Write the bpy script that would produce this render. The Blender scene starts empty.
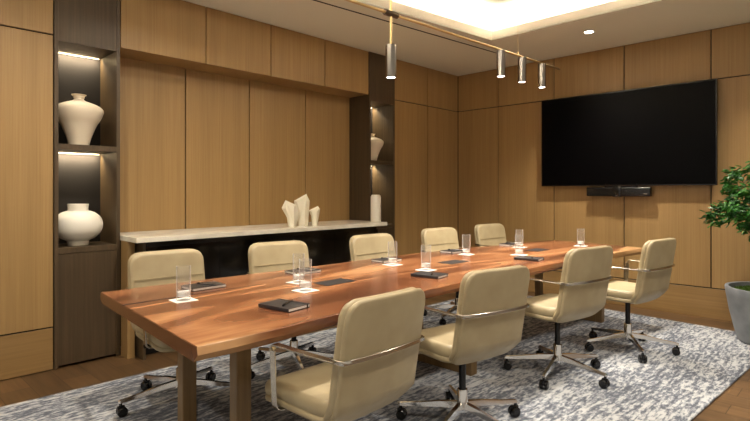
import bpy, bmesh, math, random
from mathutils import Vector, Matrix
PI = math.pi
R = math.radians
col = bpy.context.scene.collection
rnd = random.Random(7)

# ------------------------------------------------------------------ materials
def lin(c):
    return tuple((x/12.92 if x <= .04045 else ((x+.055)/1.055)**2.4) for x in c)
def rgb(r, g, b):
    return lin((r/255, g/255, b/255)) + (1,)

def mat(name, base=(.5,.5,.5,1), rough=.5, metal=0, **kw):
    m = bpy.data.materials.new(name); m.use_nodes = True
    b = m.node_tree.nodes['Principled BSDF']
    b.inputs['Base Color'].default_value = base
    b.inputs['Roughness'].default_value = rough
    b.inputs['Metallic'].default_value = metal
    for k, v in kw.items():
        b.inputs[k.replace('_', ' ')].default_value = v
    return m

def nodes(m): return m.node_tree.nodes, m.node_tree.links, m.node_tree.nodes['Principled BSDF']

def ramp(n, stops, interp='LINEAR'):
    r = n.new('ShaderNodeValToRGB'); r.color_ramp.interpolation = interp
    el = r.color_ramp.elements
    while len(el) < len(stops): el.new(.5)
    for e, (p, c) in zip(el, stops):
        e.position = p; e.color = c
    return r

def coords(n, l, scale, rand=True, rot=(0,0,0)):
    tc = n.new('ShaderNodeTexCoord'); mp = n.new('ShaderNodeMapping')
    mp.inputs['Scale'].default_value = scale
    mp.inputs['Rotation'].default_value = rot
    if rand:
        oi = n.new('ShaderNodeObjectInfo'); ad = n.new('ShaderNodeVectorMath'); ad.operation = 'ADD'
        mu = n.new('ShaderNodeMath'); mu.operation = 'MULTIPLY'; mu.inputs[1].default_value = 37.0
        l.new(oi.outputs['Random'], mu.inputs[0])
        l.new(tc.outputs['Object'], ad.inputs[0]); l.new(mu.outputs[0], ad.inputs[1])
        l.new(ad.outputs[0], mp.inputs['Vector'])
    else:
        l.new(tc.outputs['Object'], mp.inputs['Vector'])
    return mp

def wood(name, c1, c2, scale, rough=.45, var=.0, bump=.0):
    """veneer: fine streaks along the axis whose scale is smallest"""
    m = mat(name, c1, rough); n, l, b = nodes(m)
    mp = coords(n, l, scale)
    a = n.new('ShaderNodeTexNoise'); a.inputs['Scale'].default_value = 1; a.inputs['Detail'].default_value = 4
    a.inputs['Roughness'].default_value = .6
    l.new(mp.outputs[0], a.inputs['Vector'])
    rp = ramp(n, [(.28, c2), (.72, c1)]); l.new(a.outputs['Fac'], rp.inputs[0])
    mp2 = coords(n, l, tuple(s*.12 for s in scale))
    a2 = n.new('ShaderNodeTexNoise'); a2.inputs['Scale'].default_value = 1; a2.inputs['Detail'].default_value = 2
    l.new(mp2.outputs[0], a2.inputs['Vector'])
    mx = n.new('ShaderNodeMix'); mx.data_type = 'RGBA'; mx.blend_type = 'MULTIPLY'
    mx.inputs['Factor'].default_value = .5
    rp2 = ramp(n, [(.3, (.72,.70,.66,1)), (.7, (1,1,1,1))]); l.new(a2.outputs['Fac'], rp2.inputs[0])
    l.new(rp.outputs[0], mx.inputs['A']); l.new(rp2.outputs[0], mx.inputs['B'])
    l.new(mx.outputs['Result'], b.inputs['Base Color'])
    if bump:
        bp = n.new('ShaderNodeBump'); bp.inputs['Strength'].default_value = bump; bp.inputs['Distance'].default_value = .002
        l.new(a.outputs['Fac'], bp.inputs['Height']); l.new(bp.outputs[0], b.inputs['Normal'])
    return m

M = {}
M['oak'] = wood('oak_veneer', rgb(169,136,88), rgb(152,120,74), (85,85,1.2), .42)
M['oak_h'] = wood('oak_veneer_horizontal', rgb(158,126,80), rgb(140,109,65), (1.3,1.3,50), .42)
M['dark_oak'] = wood('smoked_oak', rgb(86,69,47), rgb(64,50,32), (60,60,1.5), .45)
M['gap'] = mat('panel_gap', rgb(22,14,8), .9)
M['ceiling'] = mat('ceiling_paint', rgb(232,232,218), .9)
M['tray'] = mat('tray_paint', rgb(216,208,192), .9)
M['black_gloss'] = mat('black_lacquer', rgb(14,12,11), .12)
M['leg_wood'] = wood('table_leg_wood', rgb(128,102,64), rgb(104,80,46), (50,50,2), .4)
M['chrome'] = mat('chrome', (.72,.71,.70,1), .12, 1)
M['arm_metal'] = mat('polished_arm_metal', (.55,.51,.44,1), .2, 1)
M['brass'] = mat('satin_brass', rgb(206,180,134), .32, 1)
M['nickel'] = mat('brushed_nickel', rgb(164,161,160), .2, 1)
M['bronze'] = mat('dark_bronze', rgb(92,78,66), .35, 1)
M['black_plastic'] = mat('black_plastic', rgb(14,13,13), .22)
M['ceramic'] = mat('matte_ceramic', rgb(222,208,184), .55)
M['ceramic_white'] = mat('white_ceramic', rgb(236,230,216), .45)
M['plaster'] = mat('faceted_plaster', rgb(236,228,206), .6)
M['paper'] = mat('white_paper', rgb(245,243,236), .7)
M['book_cover'] = mat('black_notebook_cover', rgb(42,40,42), .38)
M['hatch'] = mat('dark_hatch_metal', rgb(24,13,8), .85)
M['screen'] = mat('tv_screen', rgb(2,2,3), .3, 0, Specular_IOR_Level=.08)
M['soil'] = mat('dark_soil', rgb(40,32,22), .95)
def m_glass():
    m = bpy.data.materials.new('clear_glass'); m.use_nodes = True; n = m.node_tree.nodes; l = m.node_tree.links
    n.remove(n['Principled BSDF']); out = n['Material Output']
    t = n.new('ShaderNodeBsdfTransparent'); t.inputs[0].default_value = (.985,.99,.988,1)
    g = n.new('ShaderNodeBsdfGlossy'); g.inputs['Roughness'].default_value = .02
    f = n.new('ShaderNodeLayerWeight'); f.inputs[0].default_value = .5
    p = n.new('ShaderNodeMath'); p.operation = 'POWER'; p.inputs[1].default_value = 4; l.new(f.outputs['Facing'], p.inputs[0])
    q = n.new('ShaderNodeMath'); q.operation = 'MULTIPLY_ADD'; q.inputs[1].default_value = .9; q.inputs[2].default_value = .03; l.new(p.outputs[0], q.inputs[0])
    x = n.new('ShaderNodeMixShader'); l.new(q.outputs[0], x.inputs[0]); l.new(t.outputs[0], x.inputs[1]); l.new(g.outputs[0], x.inputs[2])
    d = n.new('ShaderNodeBsdfTranslucent'); d.inputs[0].default_value = (1,1,1,1)
    q2 = n.new('ShaderNodeMath'); q2.operation = 'MULTIPLY_ADD'; q2.inputs[1].default_value = .75; q2.inputs[2].default_value = .035; l.new(p.outputs[0], q2.inputs[0])  # white mixed in at grazing angles paints bright highlights on the glass edges
    d2 = n.new('ShaderNodeBsdfDiffuse'); d2.inputs[0].default_value = (1,1,1,1)
    ad = n.new('ShaderNodeMixShader'); l.new(d.outputs[0], ad.inputs[1]); l.new(d2.outputs[0], ad.inputs[2])
    y = n.new('ShaderNodeMixShader'); l.new(q2.outputs[0], y.inputs[0]); l.new(x.outputs[0], y.inputs[1]); l.new(ad.outputs[0], y.inputs[2])
    l.new(y.outputs[0], out.inputs[0]); return m
M['glass'] = m_glass()
M['refraction_white'] = mat('painted_refraction_white', (1,1,1,1), .15)  # plain white painted in for the coaster refracted through the tumbler base
M['refraction_fill'] = M['refraction_white']

def emis(name, c, s):
    m = mat(name, c, .5); b = m.node_tree.nodes['Principled BSDF']
    b.inputs['Emission Color'].default_value = c; b.inputs['Emission Strength'].default_value = s
    return m
M['lens'] = emis('lamp_lens', (1,.95,.86,1), 16)
M['led'] = emis('led_strip', (1,.86,.60,1), 2.2)

def m_leather():
    m = mat('beige_leather', rgb(196,180,140), .42); n, l, b = nodes(m)
    mp = coords(n, l, (9,9,9)); a = n.new('ShaderNodeTexNoise'); a.inputs['Scale'].default_value = 1
    l.new(mp.outputs[0], a.inputs['Vector'])
    rp = ramp(n, [(.3, rgb(158,142,110)), (.7, rgb(169,154,121))]); l.new(a.outputs['Fac'], rp.inputs[0])
    l.new(rp.outputs[0], b.inputs['Base Color'])
    v = n.new('ShaderNodeTexNoise'); v.inputs['Scale'].default_value = 260
    l.new(mp.outputs[0], v.inputs['Vector'])
    bp = n.new('ShaderNodeBump'); bp.inputs['Strength'].default_value = .08; bp.inputs['Distance'].default_value = .001
    l.new(v.outputs['Fac'], bp.inputs['Height']); l.new(bp.outputs[0], b.inputs['Normal'])
    return m
M['leather'] = m_leather()
M['seam'] = mat('leather_seam', rgb(146,129,95), .6)

def m_stone():
    m = mat('cream_stone', rgb(214,206,186), .25); n, l, b = nodes(m)
    mp = coords(n, l, (3,5,5)); a = n.new('ShaderNodeTexNoise'); a.inputs['Scale'].default_value = 1; a.inputs['Detail'].default_value = 8
    a.inputs['Distortion'].default_value = 1.5
    l.new(mp.outputs[0], a.inputs['Vector'])
    rp = ramp(n, [(.3, rgb(220,212,194)), (.6, rgb(238,232,216))]); l.new(a.outputs['Fac'], rp.inputs[0])
    l.new(rp.outputs[0], b.inputs['Base Color'])
    return m
M['stone'] = m_stone()

def m_concrete():
    m = mat('grey_concrete', rgb(120,124,128), .6); n, l, b = nodes(m)
    mp = coords(n, l, (6,6,6)); a = n.new('ShaderNodeTexNoise'); a.inputs['Scale'].default_value = 1; a.inputs['Detail'].default_value = 8
    l.new(mp.outputs[0], a.inputs['Vector'])
    rp = ramp(n, [(.3, rgb(104,108,112)), (.7, rgb(136,139,142))]); l.new(a.outputs['Fac'], rp.inputs[0])
    l.new(rp.outputs[0], b.inputs['Base Color'])
    return m
M['concrete'] = m_concrete()

def m_floor():
    m = mat('plank_floor', rgb(120,86,50), .38); n, l, b = nodes(m)
    mp = coords(n, l, (1,1,1), False, (0,0,PI/2))
    br = n.new('ShaderNodeTexBrick'); br.offset = .37
    br.inputs['Scale'].default_value = 1; br.inputs['Brick Width'].default_value = 1.7; br.inputs['Row Height'].default_value = .18
    br.inputs['Mortar Size'].default_value = .0025; br.inputs['Mortar Smooth'].default_value = .1
    br.inputs['Color1'].default_value = rgb(114,86,55); br.inputs['Color2'].default_value = rgb(86,64,40)
    br.inputs['Mortar'].default_value = rgb(52,34,18); br.inputs['Bias'].default_value = 0
    l.new(mp.outputs[0], br.inputs['Vector'])
    mp2 = coords(n, l, (26,1.6,1), False)
    a = n.new('ShaderNodeTexNoise'); a.inputs['Scale'].default_value = 1; a.inputs['Detail'].default_value = 6
    a.inputs['Distortion'].default_value = .8
    l.new(mp2.outputs[0], a.inputs['Vector'])
    rp = ramp(n, [(.3, (.55,.52,.48,1)), (.65, (1,1,1,1))]); l.new(a.outputs['Fac'], rp.inputs[0])
    mx = n.new('ShaderNodeMix'); mx.data_type = 'RGBA'; mx.blend_type = 'MULTIPLY'; mx.inputs['Factor'].default_value = .8
    l.new(br.outputs['Color'], mx.inputs['A']); l.new(rp.outputs[0], mx.inputs['B'])
    l.new(mx.outputs['Result'], b.inputs['Base Color'])
    return m
M['floor'] = m_floor()

def m_rug():
    m = mat('abstract_rug_pile', rgb(160,160,160), .95); n, l, b = nodes(m)
    def layer(sc, rot, det, dist):
        mp = coords(n, l, sc, False, rot)
        a = n.new('ShaderNodeTexNoise'); a.inputs['Scale'].default_value = 1; a.inputs['Detail'].default_value = det
        a.inputs['Roughness'].default_value = .68; a.inputs['Distortion'].default_value = dist
        l.new(mp.outputs[0], a.inputs['Vector']); return a
    a1 = layer((6,34,1), (0,0,0), 7, .3)
    a2 = layer((20,42,1), (0,0,R(6)), 4, .2)
    a3 = layer((1.1,2.2,1), (0,0,0), 3, .2)
    r1 = ramp(n, [(.42, rgb(84,88,98)), (.48, rgb(112,116,125)), (.53, rgb(146,149,154)), (.585, rgb(184,185,186))])
    ad = n.new('ShaderNodeMath'); ad.operation = 'MULTIPLY_ADD'; ad.inputs[1].default_value = .55
    l.new(a2.outputs['Fac'], ad.inputs[0])
    s = n.new('ShaderNodeMath'); s.operation = 'MULTIPLY'; s.inputs[1].default_value = .62
    l.new(a1.outputs['Fac'], s.inputs[0]); l.new(s.outputs[0], ad.inputs[2])
    ad2 = n.new('ShaderNodeMath'); ad2.operation = 'MULTIPLY_ADD'; ad2.inputs[1].default_value = .30
    l.new(a3.outputs['Fac'], ad2.inputs[0])
    s2 = n.new('ShaderNodeMath'); s2.operation = 'MULTIPLY_ADD'; s2.inputs[1].default_value = 1.15; s2.inputs[2].default_value = -.31
    l.new(ad.outputs[0], s2.inputs[0]); l.new(s2.outputs[0], ad2.inputs[2])
    l.new(ad2.outputs[0], r1.inputs[0])
    l.new(r1.outputs[0], b.inputs['Base Color'])
    bp = n.new('ShaderNodeBump'); bp.inputs['Strength'].default_value = .5; bp.inputs['Distance'].default_value = .01
    l.new(a2.outputs['Fac'], bp.inputs['Height']); l.new(bp.outputs[0], b.inputs['Normal'])
    return m
M['rug'] = m_rug()

def m_walnut():
    m = mat('walnut_slab', rgb(140,82,48), .24); n, l, b = nodes(m)
    mp = coords(n, l, (.30,1.5,1.5), False)
    w = n.new('ShaderNodeTexNoise'); w.inputs['Scale'].default_value = 1; w.inputs['Detail'].default_value = 1.5; w.inputs['Distortion'].default_value = .7
    l.new(mp.outputs[0], w.inputs['Vector'])
    k9 = n.new('ShaderNodeMath'); k9.operation = 'MULTIPLY'; k9.inputs[1].default_value = 13; l.new(w.outputs['Fac'], k9.inputs[0])
    pg = n.new('ShaderNodeMath'); pg.operation = 'PINGPONG'; pg.inputs[1].default_value = 1; l.new(k9.outputs[0], pg.inputs[0])
    mpb = coords(n, l, (.6,4.5,4.5), False)
    w2 = n.new('ShaderNodeTexNoise'); w2.inputs['Scale'].default_value = 1; w2.inputs['Detail'].default_value = 5; l.new(mpb.outputs[0], w2.inputs['Vector'])
    wm = n.new('ShaderNodeMix'); wm.data_type = 'FLOAT'; wm.inputs['Factor'].default_value = .74
    l.new(pg.outputs[0], wm.inputs['A']); l.new(w2.outputs['Fac'], wm.inputs['B'])
    rp = ramp(n, [(.26, rgb(70,38,23)), (.40, rgb(102,60,38)), (.52, rgb(126,78,50)), (.62, rgb(150,100,66)), (.76, rgb(178,130,90))])
    l.new(wm.outputs['Result'], rp.inputs[0])
    mp3 = coords(n, l, (2.2,60,60), False)
    f = n.new('ShaderNodeTexNoise'); f.inputs['Scale'].default_value = 1; f.inputs['Detail'].default_value = 3
    l.new(mp3.outputs[0], f.inputs['Vector'])
    rf = ramp(n, [(.3, (.8,.78,.76,1)), (.6, (1,1,1,1))]); l.new(f.outputs['Fac'], rf.inputs[0])
    mx = n.new('ShaderNodeMix'); mx.data_type = 'RGBA'; mx.blend_type = 'MULTIPLY'; mx.inputs['Factor'].default_value = .7
    l.new(rp.outputs[0], mx.inputs['A']); l.new(rf.outputs[0], mx.inputs['B'])
    # pale sapwood along the live edge on the near side
    tc = n.new('ShaderNodeTexCoord'); sx = n.new('ShaderNodeSeparateXYZ'); l.new(tc.outputs['Object'], sx.inputs[0])
    mp4 = coords(n, l, (.9,2.5,1), False)
    q = n.new('ShaderNodeTexNoise'); q.inputs['Scale'].default_value = 1; q.inputs['Detail'].default_value = 4
    l.new(mp4.outputs[0], q.inputs['Vector'])
    ma = n.new('ShaderNodeMath'); ma.operation = 'MULTIPLY_ADD'; ma.inputs[1].default_value = .55
    l.new(q.outputs['Fac'], ma.inputs[0]); l.new(sx.outputs['Y'], ma.inputs[2])
    rs = ramp(n, [(0, (1,1,1,1)), (1, (0,0,0,1))])
    mr = n.new('ShaderNodeMapRange'); mr.inputs['From Min'].default_value = -.305; mr.inputs['From Max'].default_value = -.262
    l.new(ma.outputs[0], mr.inputs['Value']); l.new(mr.outputs[0], rs.inputs[0])
    mx2 = n.new('ShaderNodeMix'); mx2.data_type = 'RGBA'
    sc = n.new('ShaderNodeMath'); sc.operation = 'MULTIPLY'; sc.inputs[1].default_value = .8
    l.new(rs.outputs[0], sc.inputs[0]); l.new(sc.outputs[0], mx2.inputs['Factor'])
    l.new(mx.outputs['Result'], mx2.inputs['A']); mx2.inputs['B'].default_value = rgb(196,152,104)
    ge = n.new('ShaderNodeNewGeometry'); sp = n.new('ShaderNodeSeparateXYZ'); l.new(ge.outputs['Normal'], sp.inputs[0])
    ab = n.new('ShaderNodeMath'); ab.operation = 'ABSOLUTE'; l.new(sp.outputs['X'], ab.inputs[0])
    gr = n.new('ShaderNodeMath'); gr.operation = 'GREATER_THAN'; gr.inputs[1].default_value = .7; l.new(ab.outputs[0], gr.inputs[0])
    m3 = n.new('ShaderNodeMix'); m3.data_type = 'RGBA'; l.new(gr.outputs[0], m3.inputs['Factor'])
    l.new(mx2.outputs['Result'], m3.inputs['A']); m3.inputs['B'].default_value = rgb(96,60,38)
    l.new(m3.outputs['Result'], b.inputs['Base Color'])
    return m
M['walnut'] = m_walnut()

def m_leaf():
    m = mat('ficus_leaf', rgb(52,104,36), .4); n, l, b = nodes(m)
    mp = coords(n, l, (9,9,9), False); a = n.new('ShaderNodeTexNoise'); a.inputs['Scale'].default_value = 1.5
    l.new(mp.outputs[0], a.inputs['Vector'])
    rp = ramp(n, [(.3, rgb(22,66,20)), (.5, rgb(44,104,34)), (.7, rgb(84,150,56))]); l.new(a.outputs['Fac'], rp.inputs[0])
    l.new(rp.outputs[0], b.inputs['Base Color'])
    return m
M['leaf'] = m_leaf()
M['moss'] = mat('green_moss', rgb(84,112,40), .9)
M['bark'] = mat('bark', rgb(92,70,46), .8)

# ------------------------------------------------------------------ mesh helpers
def box(bm, x0, x1, y0, y1, z0, z1, bev=0, seg=2):
    t = bmesh.new()
    vs = [t.verts.new(p) for p in ((x0,y0,z0),(x1,y0,z0),(x1,y1,z0),(x0,y1,z0),(x0,y0,z1),(x1,y0,z1),(x1,y1,z1),(x0,y1,z1))]
    for f in ((3,2,1,0),(4,5,6,7),(0,1,5,4),(1,2,6,5),(2,3,7,6),(3,0,4,7)): t.faces.new([vs[i] for i in f])
    if bev: bmesh.ops.bevel(t, geom=t.edges[:], offset=bev, segments=seg, affect='EDGES', profile=.6)
    join(bm, t)

def join(bm, t, M4=None):
    if M4 is not None: t.transform(M4)
    me = bpy.data.meshes.new('t'); t.to_mesh(me); t.free(); bm.from_mesh(me); bpy.data.meshes.remove(me)

def prism(bm, pts, z0, z1, bev=0):
    t = bmesh.new()
    a = [t.verts.new((x,y,z0)) for x,y in pts]; b = [t.verts.new((x,y,z1)) for x,y in pts]
    t.faces.new(a[::-1]); t.faces.new(b)
    n = len(pts)
    for i in range(n): t.faces.new((a[i], a[(i+1)%n], b[(i+1)%n], b[i]))
    if bev: bmesh.ops.bevel(t, geom=t.edges[:], offset=bev, segments=2, affect='EDGES')
    join(bm, t)

def lathe(bm, prof, cx=0, cy=0, seg=40):
    t = bmesh.new(); rings = []
    for r, z in prof:
        if r < 1e-6: rings.append([t.verts.new((cx,cy,z))])
        else: rings.append([t.verts.new((cx+r*math.cos(2*PI*i/seg), cy+r*math.sin(2*PI*i/seg), z)) for i in range(seg)])
    for a, b in zip(rings, rings[1:]):
        for i in range(seg):
            j = (i+1)%seg
            if len(a) == 1 and len(b) == 1: continue
            if len(a) == 1: t.faces.new((a[0], b[j], b[i]))
            elif len(b) == 1: t.faces.new((a[i], a[j], b[0]))
            else: t.faces.new((a[i], a[j], b[j], b[i]))
    bmesh.ops.recalc_face_normals(t, faces=t.faces[:])
    join(bm, t)

def cyl(bm, p, q, r0, r1=None, seg=16, caps=True):
    r1 = r0 if r1 is None else r1
    p, q = Vector(p), Vector(q); d = (q-p).normalized()
    u = d.orthogonal().normalized(); v = d.cross(u)
    t = bmesh.new()
    A = [t.verts.new(p+(u*math.cos(2*PI*i/seg)+v*math.sin(2*PI*i/seg))*r0) for i in range(seg)]
    B = [t.verts.new(q+(u*math.cos(2*PI*i/seg)+v*math.sin(2*PI*i/seg))*r1) for i in range(seg)]
    for i in range(seg): t.faces.new((A[i], A[(i+1)%seg], B[(i+1)%seg], B[i]))
    if caps: t.faces.new(A[::-1]); t.faces.new(B)
    bmesh.ops.recalc_face_normals(t, faces=t.faces[:])
    join(bm, t)

def ribbon(bm, pts, side, w, th):
    """flat bar following pts; side(i) gives the wide direction"""
    t = bmesh.new(); rings = []
    P = [Vector(p) for p in pts]
    for i, p in enumerate(P):
        d = (P[min(i+1, len(P)-1)] - P[max(i-1, 0)]).normalized()
        s = Vector(side(i)).normalized(); s = (s - d*s.dot(d)).normalized(); nn = d.cross(s)
        rings.append([t.verts.new(p + s*a*w/2 + nn*b*th/2) for a, b in ((-1,-1),(1,-1),(1,1),(-1,1))])
    for a, b in zip(rings, rings[1:]):
        for i in range(4): t.faces.new((a[i], a[(i+1)%4], b[(i+1)%4], b[i]))
    t.faces.new(rings[0][::-1]); t.faces.new(rings[-1])
    bmesh.ops.recalc_face_normals(t, faces=t.faces[:])
    bmesh.ops.bevel(t, geom=[e for e in t.edges if e.calc_face_angle(0) > .8], offset=th*.25, segments=1, affect='EDGES')
    join(bm, t)

def pillow(bm, w, h, t, Rc, e, fn, nx=12, nz=14, bulge=0.0):
    """rounded slab in a local u,v,n frame, mapped by fn(u,v,n)->xyz"""
    def lines(half, n):
        edge = [0, .05, .2, .45, .75, 1]
        a = [-half + e*k for k in edge]; b = [half - e*k for k in edge[::-1]]
        k0 = -half+e; k1 = half-e
        # extra lines through the corner radius
        mid = [k0+(k1-k0)*i/n for i in range(1, n)]
        return a+mid+b
    U = lines(w/2, nx); V = lines(h/2, nz)
    bb = bmesh.new()
    def rc(u, v):
        hx, hy = w/2-Rc, h/2-Rc
        if abs(u) > hx and abs(v) > hy:
            dx, dy = abs(u)-hx, abs(v)-hy; L = max(dx, dy); n = math.hypot(dx, dy)
            s = Rc - L
            if n > 1e-9: dx, dy = dx/n*L, dy/n*L
            return math.copysign(hx+dx, u), math.copysign(hy+dy, v), Rc-L
        return u, v, min(w/2-abs(u), h/2-abs(v))
    sheets = []
    for sg in (-1, 1):
        g = []
        for v in V:
            row = []
            for u in U:
                uu, vv, s = rc(u, v)
                k = min(s/e, 1); th = math.sqrt(max(0, 1-(1-k)**2))
                c = bulge*(1-(2*uu/w)**2)*(1-(2*vv/h)**2)
                row.append(bb.verts.new(fn(uu, vv, sg*(t/2*th + c))))
            g.append(row)
        for i in range(len(V)-1):
            for j in range(len(U)-1):
                q = [g[i][j], g[i][j+1], g[i+1][j+1], g[i+1][j]]
                bb.faces.new(q if sg > 0 else q[::-1])
    bmesh.ops.remove_doubles(bb, verts=bb.verts[:], dist=.0002)
    bmesh.ops.recalc_face_normals(bb, faces=bb.faces[:])
    join(bm, bb)

def obj(name, bm, m, parent=None, smooth=True, world=False, loc=None):
    """link ONE mesh object; world=True means the mesh is in world space although it has a parent"""
    if world and parent is not None:
        bm.transform(Matrix.Translation(-parent.location))
    if loc is not None:
        bm.transform(Matrix.Translation(-Vector(loc)))
    me = bpy.data.meshes.new(name); bm.to_mesh(me); bm.free()
    for f in me.polygons: f.use_smooth = smooth
    if smooth:
        try: me.set_sharp_from_angle(angle=R(35))
        except Exception: pass
    me.materials.append(m)
    o = bpy.data.objects.new(name, me); col.objects.link(o)
    if parent is not None: o.parent = parent
    if loc is not None: o.location = loc
    return o

def tag(o, label, cat, group=None):
    o['label'] = label; o['category'] = cat
    if group: o['group'] = group
    return o
def thing(name, label, cat, loc=(0,0,0), rz=0, group=None):
    o = bpy.data.objects.new(name, None); col.objects.link(o)
    o.location = loc; o.rotation_euler = (0,0,rz); o.empty_display_size = .1
    return tag(o, label, cat, group)
def struct(name, bm, m, parent=None, **k):
    o = obj(name, bm, m, parent, **k)
    if parent is None: o['kind'] = 'structure'
    return o
def copy_tree(o, parent=None):
    c = o.copy(); col.objects.link(c); c.parent = parent
    for ch in list(o.children): copy_tree(ch, c)
    return c
def B(): return bmesh.new()
def bx(*a, **k):
    bm = B(); box(bm, *a, **k); return bm

# ------------------------------------------------------------------ room
X0, Y0 = -2.6, -2.2          # open side of the room, behind the camera
XB, YL, H = 6.187, 4.304, 2.95
YR = 4.60                    # recess plane
ZS, ZB = 2.435, .31          # upper and lower panel joints

struct('floor', bx(X0, XB+.1, Y0, YR+.2, -.08, 0), M['floor'], smooth=False)

# ceiling with the raised tray
hole = [(4.99,3.024), (0,3.62), (0,.9), (4.945,.9)]
outer = [(XB+.05,YL+.4), (X0,YL+.4), (X0,Y0), (XB+.05,Y0)]
bm = B()
for i in range(4):
    j = (i+1)%4
    t = bmesh.new()
    q = [outer[i], outer[j], hole[j], hole[i]]
    a = [t.verts.new((x,y,H)) for x,y in q]; b = [t.verts.new((x,y,H+.02)) for x,y in q]
    t.faces.new(a); t.faces.new(b[::-1])
    for k in range(4): t.faces.new((a[k], a[(k+1)%4], b[(k+1)%4], b[k]))
    bmesh.ops.recalc_face_normals(t, faces=t.faces[:]); join(bm, t)
struct('ceiling', bm, M['ceiling'], smooth=False)
def off(poly, d):
    cx = sum(p[0] for p in poly)/4; cy = sum(p[1] for p in poly)/4
    return [(x+math.copysign(d, x-cx), y+math.copysign(d, y-cy)) for x, y in poly]
def ringwall(bm, pa, pb, z0, z1):
    for i in range(4):
        j = (i+1)%4; t = bmesh.new()
        q = [pa[i], pa[j], pb[j], pb[i]]
        a = [t.verts.new((x,y,z0)) for x,y in q]; b = [t.verts.new((x,y,z1)) for x,y in q]
        t.faces.new(a); t.faces.new(b)
        for k in range(4): t.faces.new((a[k], a[(k+1)%4], b[(k+1)%4], b[k]))
        bmesh.ops.recalc_face_normals(t, faces=t.faces[:]); join(bm, t)
bm = B(); ringwall(bm, hole, off(hole,.02), H-.001, H+.10)
struct('trim_1', bm, M['tray'], smooth=False)                       # upstand of the tray
bm = B(); o1 = off(hole,.26)
ringwall(bm, o1, off(hole,.28), H+.02, H+.30)
prism(bm, off(hole,.28), H+.27, H+.30)
o = struct('trim_2', bm, M['tray'], smooth=False)                   # raised tray ceiling
bm = B(); o2 = off(hole,.03); o3 = off(hole,.05)
ringwall(bm, off(hole,.10), off(hole,.115), H+.021, H+.035)
led = tag(obj('cove_light_strip', bm, M['led'], smooth=False), 'warm white light strip hidden in the ceiling tray cove', 'light strip')
# slot diffuser
s0, s1 = Vector((2.2,3.55,0)), Vector((5.49,3.257,0)); d = (s1-s0).normalized(); nrm = Vector((-d.y,d.x,0))*.009
bm = B(); prism(bm, [(p.x,p.y) for p in (s0-nrm, s1-nrm, s1+nrm, s0+nrm)], H-.003, H+.0)
struct('trim_3', bm, M['gap'], smooth=False)

# wall left: backing + panels
G = .0055
bm = B()
box(bm, X0, 1.11, YL+.02, YL+.15, 0, H+.02)
box(bm, 4.825, XB+.1, YL+.02, YL+.15, 0, H+.02)
box(bm, 1.11, 4.82, YR+.06, YR+.2, 0, H+.02)
wl = struct('wall_left', bm, M['gap'], smooth=False)
def panel(x0, x1, z0, z1, y, m='oak', parent=None):
    bm = B(); box(bm, x0+G, x1-G, y, y+.018, z0+G, z1-G, bev=.0012, seg=1)
    return obj('wood_panel', bm, M[m], parent or wl, smooth=False)
xs = [-2.15, -1.05, .02, 1.104]
for a, b in zip(xs, xs[1:]):
    panel(a, b, ZS, H, YL); panel(a, b, ZB, ZS, YL)
xs = [4.826, 5.49, XB+.0]
for a, b in zip(xs, xs[1:]):
    panel(a, b, ZS, H, YL); panel(a, b, ZB, ZS, YL)
for a, b in zip([1.566,2.265,2.951,3.68,4.368], [2.265,2.951,3.68,4.368]):
    panel(a, b, .9, 2.46, YR+.03)
panel(-2.15, 1.104, 0, ZB, YL, 'oak_h'); panel(4.826, XB, 0, ZB, YL, 'oak_h')
# back wall
wb = struct('wall_back', bx(XB+.02, XB+.15, Y0, YL+.02, 0, H+.02), M['gap'], smooth=False)
ys = [YL, 3.656, 2.871, 2.045, 1.204, .37, -.46, -1.3]
for a, b in zip(ys[1:], ys):
    for z0, z1, m in ((ZS,H,'oak'), (ZB,ZS,'oak')):
        bm = B(); box(bm, XB, XB+.018, a+G, b-G, z0+G, z1-G, bev=.0012, seg=1)
        obj('wood_panel', bm, M[m], wb, smooth=False)

bm = B(); box(bm, XB, XB+.018, -1.3, YL, .003, ZB-G, bev=.0012, seg=1)
obj('wood_panel', bm, M['oak_h'], wb, smooth=False)

# upper cabinets above the recess (each lifts away)
cx = [1.566, 2.297, 2.99, 3.69, 4.368]
labs = ['oak wall cabinet nearest the left dark shelf unit, high above the countertop',
        'oak wall cabinet second from the left dark shelf unit, above the recess',
        'oak wall cabinet above the faceted white sculptures, second from the right shelf unit',
        'oak wall cabinet directly beside the narrow right dark shelf unit, under the ceiling']
for i in range(4):
    t = thing('wall_cabinet', labs[i], 'cabinet', ((cx[i]+cx[i+1])/2, YL+.02, 2.44), 0, 'wall cabinets above the recess')
    obj('carcass', bx(cx[i]+.001, cx[i+1]-.001, YL+.021, YR+.05, 2.44, H-.003), M['oak_h'], t, False, True)
    obj('door', bx(cx[i]+G, cx[i+1]-G, YL, YL+.02, 2.437, H-.005, bev=.0012, seg=1), M['oak'], t, False, True)

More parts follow.
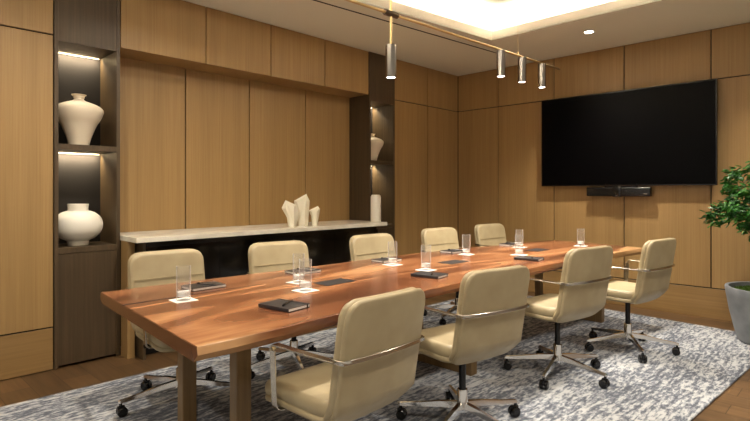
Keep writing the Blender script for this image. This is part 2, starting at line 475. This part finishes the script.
# dark display shelf units
def shelf_unit(x0, x1, label, zt, z1, z2):
    t = thing('display_shelf', label, 'shelving', ((x0+x1)/2, YL+.15, 0), 0, 'dark wood display shelf units')
    w = .026; yb = YL+.385
    f = YL-.006
    for a, b in ((x0, x0+w), (x1-w, x1)): obj('stile', bx(a, b, f, yb, 0, H-.003, bev=.001, seg=1), M['dark_oak'], t, False, True)
    obj('back_panel', bx(x0+w, x1-w, yb-.02, yb, .8, zt+.02), M['dark_oak'], t, False, True)
    obj('top_panel', bx(x0+w, x1-w, f+.004, f+.03, zt, H-.003), M['dark_oak'], t, False, True)
    obj('soffit', bx(x0+w, x1-w, f+.03, yb, zt, zt+.02), M['dark_oak'], t, False, True)
    obj('base_panel', bx(x0+w, x1-w, f+.004, f+.03, .02, z2-.045), M['dark_oak'], t, False, True)
    for z in (z1, z2):
        obj('shelf', bx(x0+w, x1-w, f+.002, yb-.02, z-.042, z, bev=.001, seg=1), M['dark_oak'], t, False, True)
    for z in (zt, z1-.042):
        obj('light_strip', bx(x0+w+.01, x1-w-.01, yb-.030, yb-.0205, z-.006, z-.0005), M['led'], t, False, True)
        li = bpy.data.lights.new('shelf_light', 'AREA'); li.shape = 'RECTANGLE'; li.size = x1-x0-2*w-.05; li.size_y = .02
        li.energy = 4.5; li.color = (1,.86,.60); lo = bpy.data.objects.new('shelf_light', li); col.objects.link(lo)
        lo.parent = t; lo.location = Vector(((x0+x1)/2, yb-.075, z-.014)) - t.location; lo.rotation_euler = (R(32),0,0)
    return t
shelf_unit(1.106, 1.562, 'dark wood open shelf unit at the left holding two large vases', 2.40, 1.648, .880)
shelf_unit(4.372, 4.822, 'narrow dark wood shelf unit at the right end of the countertop', 2.37, 1.665, .89)

# credenza + stone top
CT = .948
t = thing('credenza', 'low black fronted credenza with an oak end panel under the stone countertop', 'cabinet', (2.9, 4.25, 0))
obj('side_panel', bx(1.566, 1.622, 4.16, 4.295, 0, (CT-.042), bev=.001, seg=1), M['oak'], t, False, True)
obj('side_panel', bx(1.64, 1.66, 4.05, 4.295, 0, (CT-.042)), M['dark_oak'], t, False, True)
xs = [1.662, 2.33, 3.0, 3.67, 4.33]
for a, b in zip(xs, xs[1:]):
    obj('door', bx(a+.002, b-.002, 4.12, 4.14, .08, .86, bev=.001, seg=1), M['black_gloss'], t, False, True)
obj('carcass', bx(1.66, 4.33, 4.142, YR+.02, .08, (CT-.042)), M['black_plastic'], t, False, True)
obj('plinth', bx(1.66, 4.33, 4.17, YR, 0, .08), M['black_plastic'], t, False, True)
bm = B(); prism(bm, [(1.566,3.985), (4.350,3.99), (4.368,4.294), (4.368,4.30), (4.368,YR+.028), (1.566,YR+.028)], CT-.040, CT, bev=.003)
tag(obj('stone_countertop', bm, M['stone'], smooth=False, loc=(2.9,4.2,CT)), 'long cream stone countertop running along the recessed wall', 'countertop')

# ------------------------------------------------------------------ rug
bm = B(); prism(bm, [(-.6,1.02), (5.70,.585), (5.96,3.58), (-.6,3.80)], .001, .013, bev=.003)
tag(obj('area_rug', bm, M['rug'], smooth=False), 'large grey and white distressed abstract rug under the table', 'rug')

# ------------------------------------------------------------------ table
tx, ty = 3.2, 2.3
tab = thing('conference_table', 'long reddish walnut live edge conference table on wooden frame legs', 'table', (tx,ty,0))
near = [(.885,1.72), (1.2,1.722), (1.57,1.727), (1.9,1.765), (2.25,1.795), (2.62,1.80), (3.0,1.785), (3.44,1.765), (3.9,1.75), (4.4,1.70), (4.9,1.66), (5.43,1.61)]
far = [(5.585,2.604), (5.1,2.70), (4.688,2.74), (4.2,2.86), (3.6,2.91), (3.0,2.94), (2.4,2.955), (1.9,2.985), (1.4,3.01), (1.0,3.03)]
def dens(P):
    out = []
    for a, b in zip(P, P[1:]):
        for k in range(5):
            u = k/5; out.append((a[0]+(b[0]-a[0])*u + 0, a[1]+(b[1]-a[1])*u + .004*math.sin(a[0]*9+u*5)))
    return out+[P[-1]]
P = dens(near); nn = len(P); P += dens(far)
t = bmesh.new()
def edge_prof():
    return [(0.0,.75,0), (.0,.742,.004), (0,.715,.006), (0,.69,-.016)]
rings = []
cyc = sum(p[1] for p in P)/len(P)
for dz, ins in ((.750,.003), (.747,0), (.72,-.002), (.692,.022), (.690,.026)):
    ring = []
    for i, (x, y) in enumerate(P):
        wob = .006*math.sin(x*7.3+dz*40)*(1 if dz < .74 else 0)
        k = ins + (wob if ins > -.01 and dz < .745 else 0)
        yy = y + k if i < nn else y - k
        xx = x
        if i == 0 or i == len(P)-1: xx += .003 if dz in (.75,.69) else 0
        ring.append(t.verts.new((xx, yy, dz)))
    rings.append(ring)
n = len(P)
t.faces.new(rings[0])
for a, b in zip(rings, rings[1:]):
    for i in range(n): t.faces.new((a[i], a[(i+1)%n], b[(i+1)%n], b[i]))
t.faces.new(rings[-1][::-1])
bmesh.ops.recalc_face_normals(t, faces=t.faces[:])
obj('tabletop', t, M['walnut'], tab, True, True)
bm = B(); prism(bm, [(.962,2.600), (1.35,2.608), (1.75,2.613), (1.35,2.617), (.955,2.617)], .7495, .7512)
obj('slab_joint', bm, M['gap'], tab, False, True)
# sled frames
def frame(x, y0, y1):
    for y in (y0, y1): obj('leg', bx(x-.037, x+.037, y-.030, y+.030, .013, .691, bev=.003, seg=1), M['leg_wood'], tab, False, True)
    obj('foot_rail', bx(x-.037, x+.037, y0+.031, y1-.031, .013, .09, bev=.003, seg=1), M['leg_wood'], tab, False, True)
frame(1.236, 2.01, 2.51); frame(3.10, 2.05, 2.53); frame(5.22, 1.95, 2.59)
for x, y in ((2.09,2.35), (3.32,2.35), (4.54,2.27)):
    h = obj('cable_hatch', bx(x-.115, x+.115, y-.07, y+.07, .7495, .7525, bev=.001, seg=1), M['hatch'], tab, False, True)
    obj('hatch_lid_gap', bx(x-.10, x+.10, y-.055, y-.052, .7524, .7530), M['gap'], tab, False, True)

# ------------------------------------------------------------------ chair
def make_chair():
    t = thing('office_chair', 'x', 'chair')
    W = .475
    def backy(z):           # centre line of the back, leaning gently away from the sitter
        k = (z-.40)/.5
        return -.195 - .085*k - (.05*max(0, .16-k)/.16 * -1.2 if k < .16 else 0)
    def fb(off_, sgn=1):
        def f(u, v, n):
            z = .650 + v
            y = backy(z) + off_ + n + .020*(abs(u)/.25)**2
            return (u, y, z)
        return f
    bm = B(); pillow(bm, W, .496, .050, .072, .026, fb(.016), bulge=.002)
    obj('backrest', bm, M['leather'], t)
    bm = B(); pillow(bm, W+.001, .497, .026, .075, .012, fb(-.012), bulge=.0005)
    obj('back_shell', bm, M['leather'], t)
    # seam across the front of the back
    bm = B()
    pts = [(-.223+.446*i/16, backy(.735)+.045+.020*(abs(-.223+.446*i/16)/.25)**2+.0015*(1-((i-8)/8)**2)*2, .735) for i in range(17)]
    ribbon(bm, pts, lambda i: (0,0,1), .0035, .0045)
    obj('seam', bm, M['seam'], t)
    def fs(z0, k):
        def f(u, v, n):
            y = .055+v
            z = z0 + n - (max(0, v-.10)/.13)**2*.022 + (max(0, -v-.10)/.13)**2*.012 - .008*(1-(abs(u)/.25)**2)*k
            return (u, y, z)
        return f
    bm = B(); pillow(bm, W-.006, .455, .072, .07, .026, fs(.467, 1), bulge=.003)
    obj('seat', bm, M['leather'], t)
    bm = B(); pillow(bm, W-.004, .452, .030, .072, .012, fs(.428, .3))
    obj('seat_shell', bm, M['leather'], t)
    # chrome band and arms
    zb = .678; yb = backy(zb)
    bm = B(); pts = []
    hw = W/2+.012
    pts += [(-hw, yb+.05, zb), (-hw, yb+.0, zb)]
    for i in range(13):
        u = -1+2*i/12; uu = u*(hw-.008); pts.append((uu, yb-.037+.020*(abs(uu)/.25)**2-.0, zb))
    pts += [(hw, yb+.0, zb), (hw, yb+.05, zb)]
    ribbon(bm, pts, lambda i: (0,0,1), .017, .006)
    obj('back_band', bm, M['arm_metal'], t)
    for s in (-1, 1):
        bm = B()
        pts = [(s*hw, yb+.02, zb), (s*(hw+.012), yb+.14, zb)]
        for k in range(7):
            a = k/6*PI/2; pts.append((s*(hw+.020), .105+.028*math.sin(a), zb-.028+.028*math.cos(a)))
        pts.append((s*(hw+.012), .138, .55))
        for k in range(7):
            a = k/6*PI/2; pts.append((s*(hw+.004-.03*(1-math.cos(a))), .140, 0.430-.03*math.sin(a)))
        pts.append((s*.17, .135, .400))
        def side(i, s=s, L=len(pts)):
            if i < 10: return (1,0,0)
            return (0,1,0)
        # flat bar: lies flat on top, turns its wide face outward on the post
        q1 = pts[:9]; q2 = pts[8:]
        ribbon(bm, q1, lambda i: (1,0,0), .034, .007)
        ribbon(bm, q2, lambda i: (0,1,0), .034, .007)
        obj('armrest', bm, M['arm_metal'], t)
    bm = B(); box(bm, -.10, .10, -.09, .11, .385, .412, bev=.008); cyl(bm, (.08,.02,.396), (.21,.05,.39), .005); cyl(bm, (.19,.046,.391), (.235,.056,.389), .011)
    obj('tilt_mechanism', bm, M['black_plastic'], t)
    bm = B(); cyl(bm, (0,0,.19), (0,0,.39), .019, seg=24); cyl(bm, (0,0,.370), (0,0,.39), .034, seg=24)
    obj('gas_lift', bm, M['black_plastic'], t)
    bm = B(); lathe(bm, [(0,.205), (.027,.205), (.030,.20), (.031,.13), (.036,.115), (.036,.085), (.028,.075), (0,.075)], seg=28)
    obj('hub', bm, M['chrome'], t)
    # five spokes with casters
    for k in range(5):
        bm = bmesh.new()
        sec = [(.025,.118,.040,.034), (.12,.112,.032,.030), (.24,.096,.025,.022), (.350,.086,.022,.016), (.360,.083,.016,.010)]
        rr = []
        for x, z, w, h in sec:
            rr.append([bm.verts.new(p) for p in ((x,-w/2,z-h/2), (x,w/2,z-h/2), (x,w*.36,z+h/2), (x,-w*.36,z+h/2))])
        for a, b in zip(rr, rr[1:]):
            for i in range(4): bm.faces.new((a[i], a[(i+1)%4], b[(i+1)%4], b[i]))
        bm.faces.new(rr[0][::-1]); bm.faces.new(rr[-1])
        bmesh.ops.recalc_face_normals(bm, faces=bm.faces[:])
        g = obj('leg', bm, M['chrome'], t, False); g.rotation_euler = (0,0,k*2*PI/5)
        if k == 0:
            bm = B()
            for s in (-1, 1):
                tmp = bmesh.new()
                lathe(tmp, [(0,-.010), (.023,-.010), (.028,-.006), (.028,.006), (.022,.011), (0,.012)], seg=24)
                tmp.transform(Matrix.Translation((.340, s*.016, .0285)) @ Matrix.Rotation(-s*PI/2, 4, 'X')); join(bm, tmp)
            cyl(bm, (.340,-.012,.03), (.340,.012,.03), .010); cyl(bm, (.347,0,.03), (.347,0,.080), .009, seg=12)
            tmp = bmesh.new(); box(tmp, .325, .365, -.008, .008, .035, .062, bev=.004); join(bm, tmp)
            c0 = obj('caster', bm, M['black_plastic'], g); cm = c0.data
        else:
            c0 = bpy.data.objects.new('caster', cm); col.objects.link(c0); c0.parent = g
    return t
proto = make_chair()
RZ = .013
chairs = [
 # x, y, facing rotation, base spin, sideways scale, label
 (1.465, 1.605, 0, 20, .93, 'beige leather chair in the foreground, on the near side, closest to the camera', 'chairs along the near side of the table'),
 (2.385, 1.630, -12, 59, .97, 'beige chair on the near side, second from the camera, its back beside a table leg', 'chairs along the near side of the table'),
 (3.53, 1.612, -11.5, 58, 1.02, 'beige chair on the near side, third from the camera, wholly on the light rug', 'chairs along the near side of the table'),
 (4.475, 1.45, -8, 7, .99, 'beige swivel chair farthest along the near side, at the table end by the television', 'chairs along the near side of the table'),
 (1.475, 3.07, 175, 0, 1.0, 'beige chair on the wall side nearest the left shelf unit, at the table corner', 'chairs along the wall side of the table'),
 (2.31, 3.04, 170, 2, 1.02, 'beige chair on the wall side in front of the countertop, left of the sculptures', 'chairs along the wall side of the table'),
 (3.33, 3.00, 178, 50, 1.08, 'beige chair on the wall side below the tall white cylinder vase', 'chairs along the wall side of the table'),
 (4.38, 3.05, 175, 15, 1.10, 'beige chair on the wall side just right of the countertop end', 'chairs along the wall side of the table'),
 (5.32, 3.02, 175, 40, 1.12, 'beige chair at the far end of the wall side, nearest the room corner', 'chairs along the wall side of the table'),
]
for i, (x, y, a, spin, sc, lab, grp) in enumerate(chairs):
    c = proto if i == 0 else copy_tree(proto)
    c.location = (x, y, RZ); c.rotation_euler = (0,0,R(a)); c.scale = (1,1,1.02 if i in (2,3) else 1)
    tag(c, lab, 'chair', grp)
    c['spin'] = spin; c['sc'] = sc
for c in [o for o in col.objects if o.name.startswith('office_chair')]:
    k = 0
    for ch in c.children:
        if ch.name.startswith('leg'):
            ch.rotation_euler = (0,0,R(c['spin'])+k*2*PI/5); k += 1
        elif ch.name.split('.')[0] in ('seat','seat_shell','backrest','back_shell','back_band','seam','armrest'):
            ch.scale = (c['sc'],1,1)
    del c['spin']; del c['sc']

# ------------------------------------------------------------------ table settings
TZ = .7508
def make_glass():
    t = thing('tumbler', 'x', 'glass')
    r = .035; h = .170
    bm = B(); lathe(bm, [(0,.0), (r-.003,0), (r-.001,.003), (r,h), (r-.0022,h), (r-.0035,.020), (0,.016)], seg=36)
    obj('glass_wall', bm, M['glass'], t)
    bm = B(); lathe(bm, [(0,.0165), (r-.0042,.0205), (r-.0040,.044), (0,.0445)], seg=30)
    obj('refraction_fill', bm, M['refraction_white'], t)  # white disc stands in for refraction at the bottom of the glass
    return t
def make_book():
    t = thing('notebook', 'x', 'notebook')
    w, d, h = .145, .20, .016     # spine along local x=-w/2
    bm = B(); box(bm, -w/2, w/2, -d/2, d/2, 0, .0022, bev=.0008, seg=1); box(bm, -w/2, w/2, -d/2, d/2, h-.0022, h, bev=.0008, seg=1); box(bm, -w/2, -w/2+.003, -d/2, d/2, .001, h-.001)
    obj('cover', bm, M['book_cover'], t, False)
    obj('pages', bx(-w/2+.003, w/2-.003, -d/2+.003, d/2-.003, .0024, h-.0024), M['paper'], t, False)
    bm = B(); box(bm, w/2-.022, w/2-.016, -d/2-.0008, d/2+.0008, -.0004, h+.0008)
    obj('elastic_band', bm, M['black_plastic'], t, False)
    return t
def make_pen():
    t = thing('pen', 'x', 'pen')
    bm = B(); cyl(bm, (-.045,0,.005), (.055,0,.005), .0048, seg=12); cyl(bm, (.055,0,.005), (.068,0,.005), .0045, .001, seg=12)
    obj('barrel', bm, M['nickel'], t)
    bm = B(); cyl(bm, (-.065,0,.005), (-.045,0,.005), .005, seg=12); box(bm, -.062, -.022, -.0012, .0012, .0098, .0112)
    obj('cap', bm, M['black_plastic'], t)
    return t
G0 = make_glass(); B0 = make_book(); P0 = make_pen()
def coaster(x, y, rz, lab):
    bm = B(); box(bm, -.055, .055, -.055, .055, 0, .0016)
    o = obj('paper_coaster', bm, M['paper'], None, False); o.location = (x, y, TZ); o.rotation_euler = (0,0,rz)
    tag(o, lab, 'coaster', 'square white paper coasters')
    return o
# coaster xy, glass offset, notebook xy, notebook rot, words
sets = [
 ((1.215,2.505), (1.455,2.75), -90, 'at the left end of the table'),
 ((1.80,2.265), (1.475,2.015), 8, 'on the near side in front of the closest chair'),
 ((1.935,2.50), (2.19,2.78), -90, 'behind the cable hatch nearest the left table end'),
 ((2.88,2.59), (3.00,2.76), -90, 'before the wall side chair below the cylinder vase'),
 ((2.85,2.25), (2.66,2.07), 8, 'on the near side behind the second chair from the camera'),
 ((3.79,2.55), (3.85,2.73), -90, 'before the wall side chair right of the countertop'),
 ((4.07,2.20), (3.86,2.00), 8, 'on the near side left of the third near chair'),
 ((4.63,2.50), (4.74,2.66), -90, 'on the wall side before the chair nearest the corner'),
 ((5.17,2.12), None, 0, 'at the far table end before the television'),
]
for i, (cxy, nb, nr, w1) in enumerate(sets):
    coaster(cxy[0], cxy[1], R(4*(i%3)-3), 'square white coaster %s' % w1)
    g = G0 if i == 0 else copy_tree(G0)
    g.location = (cxy[0], cxy[1], TZ+.0018)
    tag(g, 'tall clear tumbler %s' % w1, 'glass', 'tall tumblers on paper coasters')
    if nb:
        k = B0 if i == 0 else copy_tree(B0)
        k.location = (nb[0], nb[1], TZ+.0006); k.rotation_euler = (0,0,R(nr))
        tag(k, 'black covered notebook %s' % w1, 'notebook', 'black notebooks on the table')
        p = P0 if i == 0 else copy_tree(P0)
        a = R(nr) + (R(25) if nr < 45 else R(-60))
        p.location = (nb[0]+.01, nb[1]-.015, TZ+.0006+.0162); p.rotation_euler = (0,0,a)
        tag(p, 'slim pen on the notebook %s' % w1, 'pen', 'pens on the notebooks')

# ------------------------------------------------------------------ vases and sculptures
def spline(pts, n=8):
    out = []
    for i in range(len(pts)-1):
        p0 = pts[max(i-1,0)]; p1 = pts[i]; p2 = pts[i+1]; p3 = pts[min(i+2,len(pts)-1)]
        for k in range(n):
            u = k/n
            out.append(tuple(max(0, .5*((2*b)+(-a+c)*u+(2*a-5*b+4*c-d)*u*u+(-a+3*b-3*c+d)*u**3)) if True else 0 for a, b, c, d in zip(p0,p1,p2,p3)))
    return out+[pts[-1]]
def vase(name, prof, x, y, z, m, label, s=1):
    bm = B(); lathe(bm, [(0,0)] + [(r*s, h*s) for r, h in spline(prof)] + [(prof[-1][0]*s*.8, prof[-1][1]*s), (prof[-1][0]*s*.7, prof[-1][1]*s*.93), (0, prof[-1][1]*s*.92)], seg=56)
    o = obj(name, bm, m); o.location = (x, y, z+.001)
    return tag(o, label, 'vase')
amph = [(.070,0), (.074,.012), (.092,.08), (.128,.17), (.160,.225), (.178,.275), (.170,.305), (.135,.330), (.085,.350), (.048,.364), (.034,.380), (.036,.396), (.052,.408), (.055,.413)]
vase('shoulder_vase', amph, 1.318, 4.47, 1.648, M['ceramic'], 'cream broad shouldered vase with a tiny neck on the upper left shelf', .97)
rd = [(.074,0), (.078,.03), (.080,.036), (.125,.060), (.165,.105), (.178,.160), (.165,.215), (.125,.255), (.085,.272), (.074,.276), (.073,.30), (.076,.328)]
vase('round_vase', rd, 1.312, 4.47, .880, M['ceramic_white'], 'white round bellied vase with a short wide neck on the lower left shelf', .97)
vase('shoulder_vase', amph, 4.590, 4.47, 1.665, M['ceramic'], 'cream vase on the shelf of the narrow right shelf unit', .82)
bm = B(); lathe(bm, [(0,0), (.058,0), (.060,.004), (.060,.285), (.045,.308), (.030,.308), (.030,.25), (0,.25)], seg=40)
o = tag(obj('cylinder_vase', bm, M['ceramic_white']), 'tall white cylinder vase with a stepped rim at the right end of the countertop', 'vase'); o.location = (4.315, 4.14, CT+.001)

def shard(x, y, pts, ridge, dep, label):
    """faceted stone: an irregular outline pulled out to ridges in front and behind"""
    t = bmesh.new(); n = len(pts)
    o = [t.verts.new((px*1.1, 0, pz)) for px, pz in pts]
    for sg in (-1, 1):
        rv = []
        for (px, pz), (k, dk) in zip(pts, ridge):
            rv.append(t.verts.new((px*k*1.1, sg*dep*dk, pz if pz < .001 else pz*.97 - .004)))
        for i in range(n):
            j = (i+1) % n
            t.faces.new((o[i], o[j], rv[j])); t.faces.new((o[i], rv[j], rv[i]))
        bmesh.ops.triangulate(t, faces=[t.faces.new(rv)])
    bmesh.ops.recalc_face_normals(t, faces=t.faces[:])
    ob = obj('faceted_sculpture', t, M['plaster'], None, False); ob.location = (x, y, CT+.001); ob.rotation_euler = (0,0,R(-40))
    return tag(ob, label, 'sculpture', 'faceted white stone sculptures')
SH = [(3.095,4.10), (3.27,4.165), (3.375,4.10)]
shard(*SH[0], [(-.093,.185),(-.059,.262),(.041,.212),(.057,.116),(.034,0),(-.034,0),(-.048,.096)], [(.55,.8),(.9,.15),(.5,.8),(.35,1),(.6,.7),(.6,.7),(.4,1)], .06, 'middle sized white faceted stone sculpture, leftmost of the three on the countertop')
shard(*SH[1], [(-.075,.253),(.037,.322),(.067,.253),(.060,.12),(.053,0),(-.052,0),(-.059,.15)], [(.6,.8),(.9,.15),(.5,.8),(.4,1),(.5,.8),(.5,.8),(.3,1)], .065, 'tallest white faceted stone sculpture, between the two shorter ones')
shard(*SH[2], [(-.052,.155),(.031,.198),(.052,.168),(.040,.093),(.025,0),(-.023,0),(-.029,.093)], [(.5,.8),(.9,.15),(.5,.8),(.4,1),(.6,.7),(.6,.7),(.4,1)], .045, 'shortest white faceted stone sculpture, rightmost of the three')

# ------------------------------------------------------------------ television and video bar
t = thing('television', 'large black flat television mounted on the oak end wall', 'television', (XB-.06, 2.085, 1.90))
obj('bezel', bx(XB-.085, XB-.045, 1.136, 2.993, 1.358, 2.424, bev=.004), M['black_plastic'], t, False, True)
obj('screen', bx(XB-.0866, XB-.084, 1.147, 2.982, 1.371, 2.412), M['screen'], t, False, True)
obj('rear_housing', bx(XB-.045, XB-.002, 1.5, 2.65, 1.55, 2.25), M['black_plastic'], t, False, True)
for c in t.children: pass
t = thing('video_bar', 'slim black video conference bar with a camera under the television', 'video bar', (XB-.05, 2.08, 1.29))
obj('body', bx(XB-.10, XB-.03, 1.745, 2.43, 1.240, 1.342, bev=.012, seg=3), M['black_plastic'], t, True, True)
obj('mount', bx(XB-.03, XB-.001, 1.9, 2.25, 1.26, 1.362), M['black_plastic'], t, False, True)
bm = B(); cyl(bm, (XB-.112,2.09,1.288), (XB-.098,2.09,1.288), .026, seg=28)
obj('camera_lens', bm, M['black_gloss'], t, True, True)
obj('camera_housing', bx(XB-.106, XB-.06, 2.045, 2.135, 1.234, 1.350, bev=.006), M['black_plastic'], t, True, True)
obj('badge', bx(XB-.1015, XB-.100, 1.775, 1.810, 1.266, 1.276), M['nickel'], t, False, True)
obj('indicator', bx(XB-.1075, XB-.106, 2.082, 2.098, 1.246, 1.252), M['nickel'], t, False, True)

# ------------------------------------------------------------------ linear pendant
ZL = 2.47
A, E_ = Vector((.35,2.42,ZL)), Vector((4.814,2.184,ZL))
A = Vector((1.75,2.346,ZL))
t = thing('linear_pendant', 'slim brass linear pendant with metal cylinder spotlights above the table', 'pendant light', (3.2,2.27,ZL))
bm = B(); cyl(bm, A, E_, .0095, seg=12)
obj('brass_bar', bm, M['brass'], t, True, True)
P1 = Vector((2.547,2.305,ZL)); dd = (E_-A).normalized()
bm = B(); cyl(bm, P1-dd*.058, P1+dd*.058, .020, seg=20)
obj('coupling', bm, M['bronze'], t, True, True)
bm = B(); cyl(bm, P1, (P1.x,P1.y,H+.27), .0085, seg=12)
obj('stem', bm, M['brass'], t, True, True)
bm = B(); cyl(bm, P1, (P1.x,P1.y,2.26), .0085, seg=12)
obj('stem', bm, M['brass'], t, True, True)
bm = B(); cyl(bm, (4.091,2.223,ZL), (4.091,2.223,H+.27), .0014, seg=8); cyl(bm, (4.091,2.223,ZL), (4.091,2.223,ZL+.03), .006, seg=8)
obj('suspension_cable', bm, M['brass'], t, True, True)
for x, y, z1 in ((2.547,2.305,2.265), (3.831,2.236,2.465), (4.155,2.219,2.465), (4.496,2.201,2.465)):
    bm = B(); lathe(bm, [(0,z1), (.034,z1), (.036,z1-.002), (.036,z1-.216), (.033,z1-.218), (.031,z1-.21), (0,z1-.208)], x, y, 36)
    s = obj('cylinder_shade', bm, M['nickel'], t, True, True)
    bm = B(); lathe(bm, [(0,z1-.2125), (.030,z1-.2125), (.030,z1-.209), (0,z1-.2088)], x, y, 28)
    bm.transform(Matrix.Translation(-t.location))
    q = obj('lens', bm, M['lens'], s)
    li = bpy.data.lights.new('pendant_spot', 'SPOT'); li.energy = 68; li.spot_size = R(115); li.spot_blend = .7; li.shadow_soft_size = .03; li.color = (1,.92,.80)
    lo = bpy.data.objects.new('pendant_spot', li); col.objects.link(lo); lo.parent = t; lo.location = Vector((x,y,z1-.225))-t.location

# ------------------------------------------------------------------ recessed downlight by the television, plus unseen fill downlights added
dl = [(5.425,2.139,'lit recessed downlight in the ceiling in front of the television')]
dl += [(x, .35, 'added unseen fill downlight in the ceiling band on the near side') for x in (.6,2.2,3.8,5.4)]  # out-of-view row added as fill light for the near side
dl += [(-.9, 2.3, 'added unseen fill downlight in the ceiling behind the viewer')]  # out-of-view lamp added as fill light
dl += [(x, 2.75, 'added unseen downlight in the raised tray ceiling washing the left wall') for x in (.7,2.0)]  # out-of-view pair added to brighten the left wall
for i, (x, y, lab) in enumerate(dl):
    t = thing('downlight', lab, 'downlight', (x, y, H if i < 6 else H+.268), 0, 'added unseen fill downlights' if i else None)
    bm = B(); lathe(bm, [(.040,0), (.052,-.004), (.056,0), (.040,.001)], seg=32)
    obj('trim_ring', bm, M['tray'], t)
    bm = B(); lathe(bm, [(0,-.0035), (.040,-.003), (.040,.0), (0,.0)], seg=28)
    obj('lens', bm, M['lens'], t)
    li = bpy.data.lights.new('downlight_or_fill_spot', 'SPOT'); li.energy = 200 if i == 0 else 105 if i < 5 else 130; li.spot_size = R(110 if i < 6 else 150); li.spot_blend = .8; li.shadow_soft_size = .05; li.color = (1,.92,.80)
    lo = bpy.data.objects.new('downlight_or_fill_spot', li); col.objects.link(lo); lo.parent = t; lo.location = (0,0,-.02)

# ------------------------------------------------------------------ planter and tree
px, py = 5.50, .62
t = thing('planter', 'large round tapered grey concrete planter at the right edge', 'planter', (px,py,.0135))
bm = B(); lathe(bm, [(0,0), (.235,0), (.25,.01), (.275,.10), (.310,.25), (.335,.40), (.343,.455), (.338,.465), (.315,.462), (.312,.44), (.30,.38), (0,.38)], seg=64)
obj('pot', bm, M['concrete'], t)
bm = B(); lathe(bm, [(0,.432), (.15,.430), (.29,.42), (.31,.405), (0,.39)], seg=40)
obj('soil', bm, M['soil'], t)
tr = thing('potted_tree', 'bushy green small leaved tree growing in the grey planter', 'tree', (px,py,.43))
bm = B()
cyl(bm, (0,0,0), (.015,.01,.32), .022, .018, 12); cyl(bm, (.015,.01,.32), (-.01,.0,.62), .018, .014, 12)
for k in range(14):
    a = k*2.4; r = .22+.12*rnd.random(); z = .45+.5*rnd.random()
    cyl(bm, (0,0,.35+.02*k), (r*math.cos(a), r*math.sin(a), z+.1), .008, .003, 8)
obj('trunk', bm, M['bark'], tr)
def leaf(bm, p, L, w, q):
    vs = [bm.verts.new(p + q @ Vector(c)) for c in ((0,0,0), (L*.3,w*.5,.004), (L*.7,w*.38,0), (L,0,-.006), (L*.7,-w*.38,0), (L*.3,-w*.5,.004), (L*.5,0,-.006))]
    for a, b in ((0,1),(1,2),(2,3),(3,4),(4,5),(5,0)): bm.faces.new((vs[6], vs[a], vs[b]))
from mathutils import Quaternion, Euler
bm = bmesh.new()
clump = []
for k in range(75):
    th = rnd.uniform(0, 2*PI); ph = math.acos(rnd.uniform(-.95, 1)); r = .46*(.55+.45*rnd.random()**.5)
    clump.append(Vector((r*.92*math.sin(ph)*math.cos(th), -.05+r*.88*math.sin(ph)*math.sin(th), .80+r*.74*math.cos(ph))))
clump += [Vector((-.1,.42,.64)), Vector((-.02,.38,.70)), Vector((-.14,.35,.60))]
for c in clump:
    for j in range(34):
        dv = Vector((rnd.gauss(0,1), rnd.gauss(0,1), rnd.gauss(0,.8))).normalized()
        p = c + dv*rnd.uniform(.01,.085)
        out = (p-Vector((0,0,.75))).normalized()
        e = Euler((rnd.uniform(-.8,.8), rnd.uniform(-.5,.9), math.atan2(out.y, out.x)+rnd.uniform(-1.1,1.1)))
        leaf(bm, p, rnd.uniform(.045,.068), rnd.uniform(.024,.034), e.to_quaternion())
obj('foliage', bm, M['leaf'], tr, False)
bm = bmesh.new()
for j in range(1500):
    a = rnd.uniform(0, 2*PI); r = .295*math.sqrt(rnd.random())
    e = Euler((rnd.uniform(-.5,.5), rnd.uniform(-1.1,-.2), rnd.uniform(0,6.28)))
    leaf(bm, Vector((r*math.cos(a), r*math.sin(a), .432-.02*(r/.3)**2)), rnd.uniform(.02,.04), .012, e.to_quaternion())
o = obj('moss', bm, M['moss'], t, False); o['kind'] = 'stuff'

# ------------------------------------------------------------------ cove lights (real lamps on the ledge behind the upstand)
for i in range(4):
    a, b = hole[i], hole[(i+1)%4]
    d = Vector((b[0]-a[0], b[1]-a[1], 0)); L = d.length; mid = Vector(((a[0]+b[0])/2, (a[1]+b[1])/2, 0))
    c = Vector((sum(p[0] for p in hole)/4, sum(p[1] for p in hole)/4, 0))
    nrm = Vector((-d.y, d.x, 0)).normalized()
    if nrm.dot(mid-c) < 0: nrm = -nrm
    li = bpy.data.lights.new('cove_light', 'AREA'); li.shape = 'RECTANGLE'; li.size = L; li.size_y = .04; li.energy = 13*L; li.color = (1,.95,.88)
    lo = bpy.data.objects.new('cove_light', li); col.objects.link(lo); lo.location = mid + nrm*.12 + Vector((0,0,H+.045))
    lo.rotation_euler = (PI,0,math.atan2(d.y,d.x))

# ------------------------------------------------------------------ world, camera
w = bpy.data.worlds.new('world'); bpy.context.scene.world = w; w.use_nodes = True
bg = w.node_tree.nodes['Background']; bg.inputs[0].default_value = (1,.90,.76,1); bg.inputs[1].default_value = .46
cam = bpy.data.cameras.new('camera'); co = bpy.data.objects.new('camera', cam); col.objects.link(co)
F = 519.6153; cam.sensor_width = 36; cam.lens = 36*F/750; cam.sensor_fit = 'HORIZONTAL'
cam.shift_y = (191-210.5)/750; cam.clip_start = .05
co.location = (0,0,1.30); co.rotation_euler = (PI/2,0,-PI/2+R(43.89788624801398))
bpy.context.scene.camera = co
vs = bpy.context.scene.view_settings
vs.view_transform = 'Standard'; vs.look = 'None'; vs.exposure = .30; vs.gamma = 1
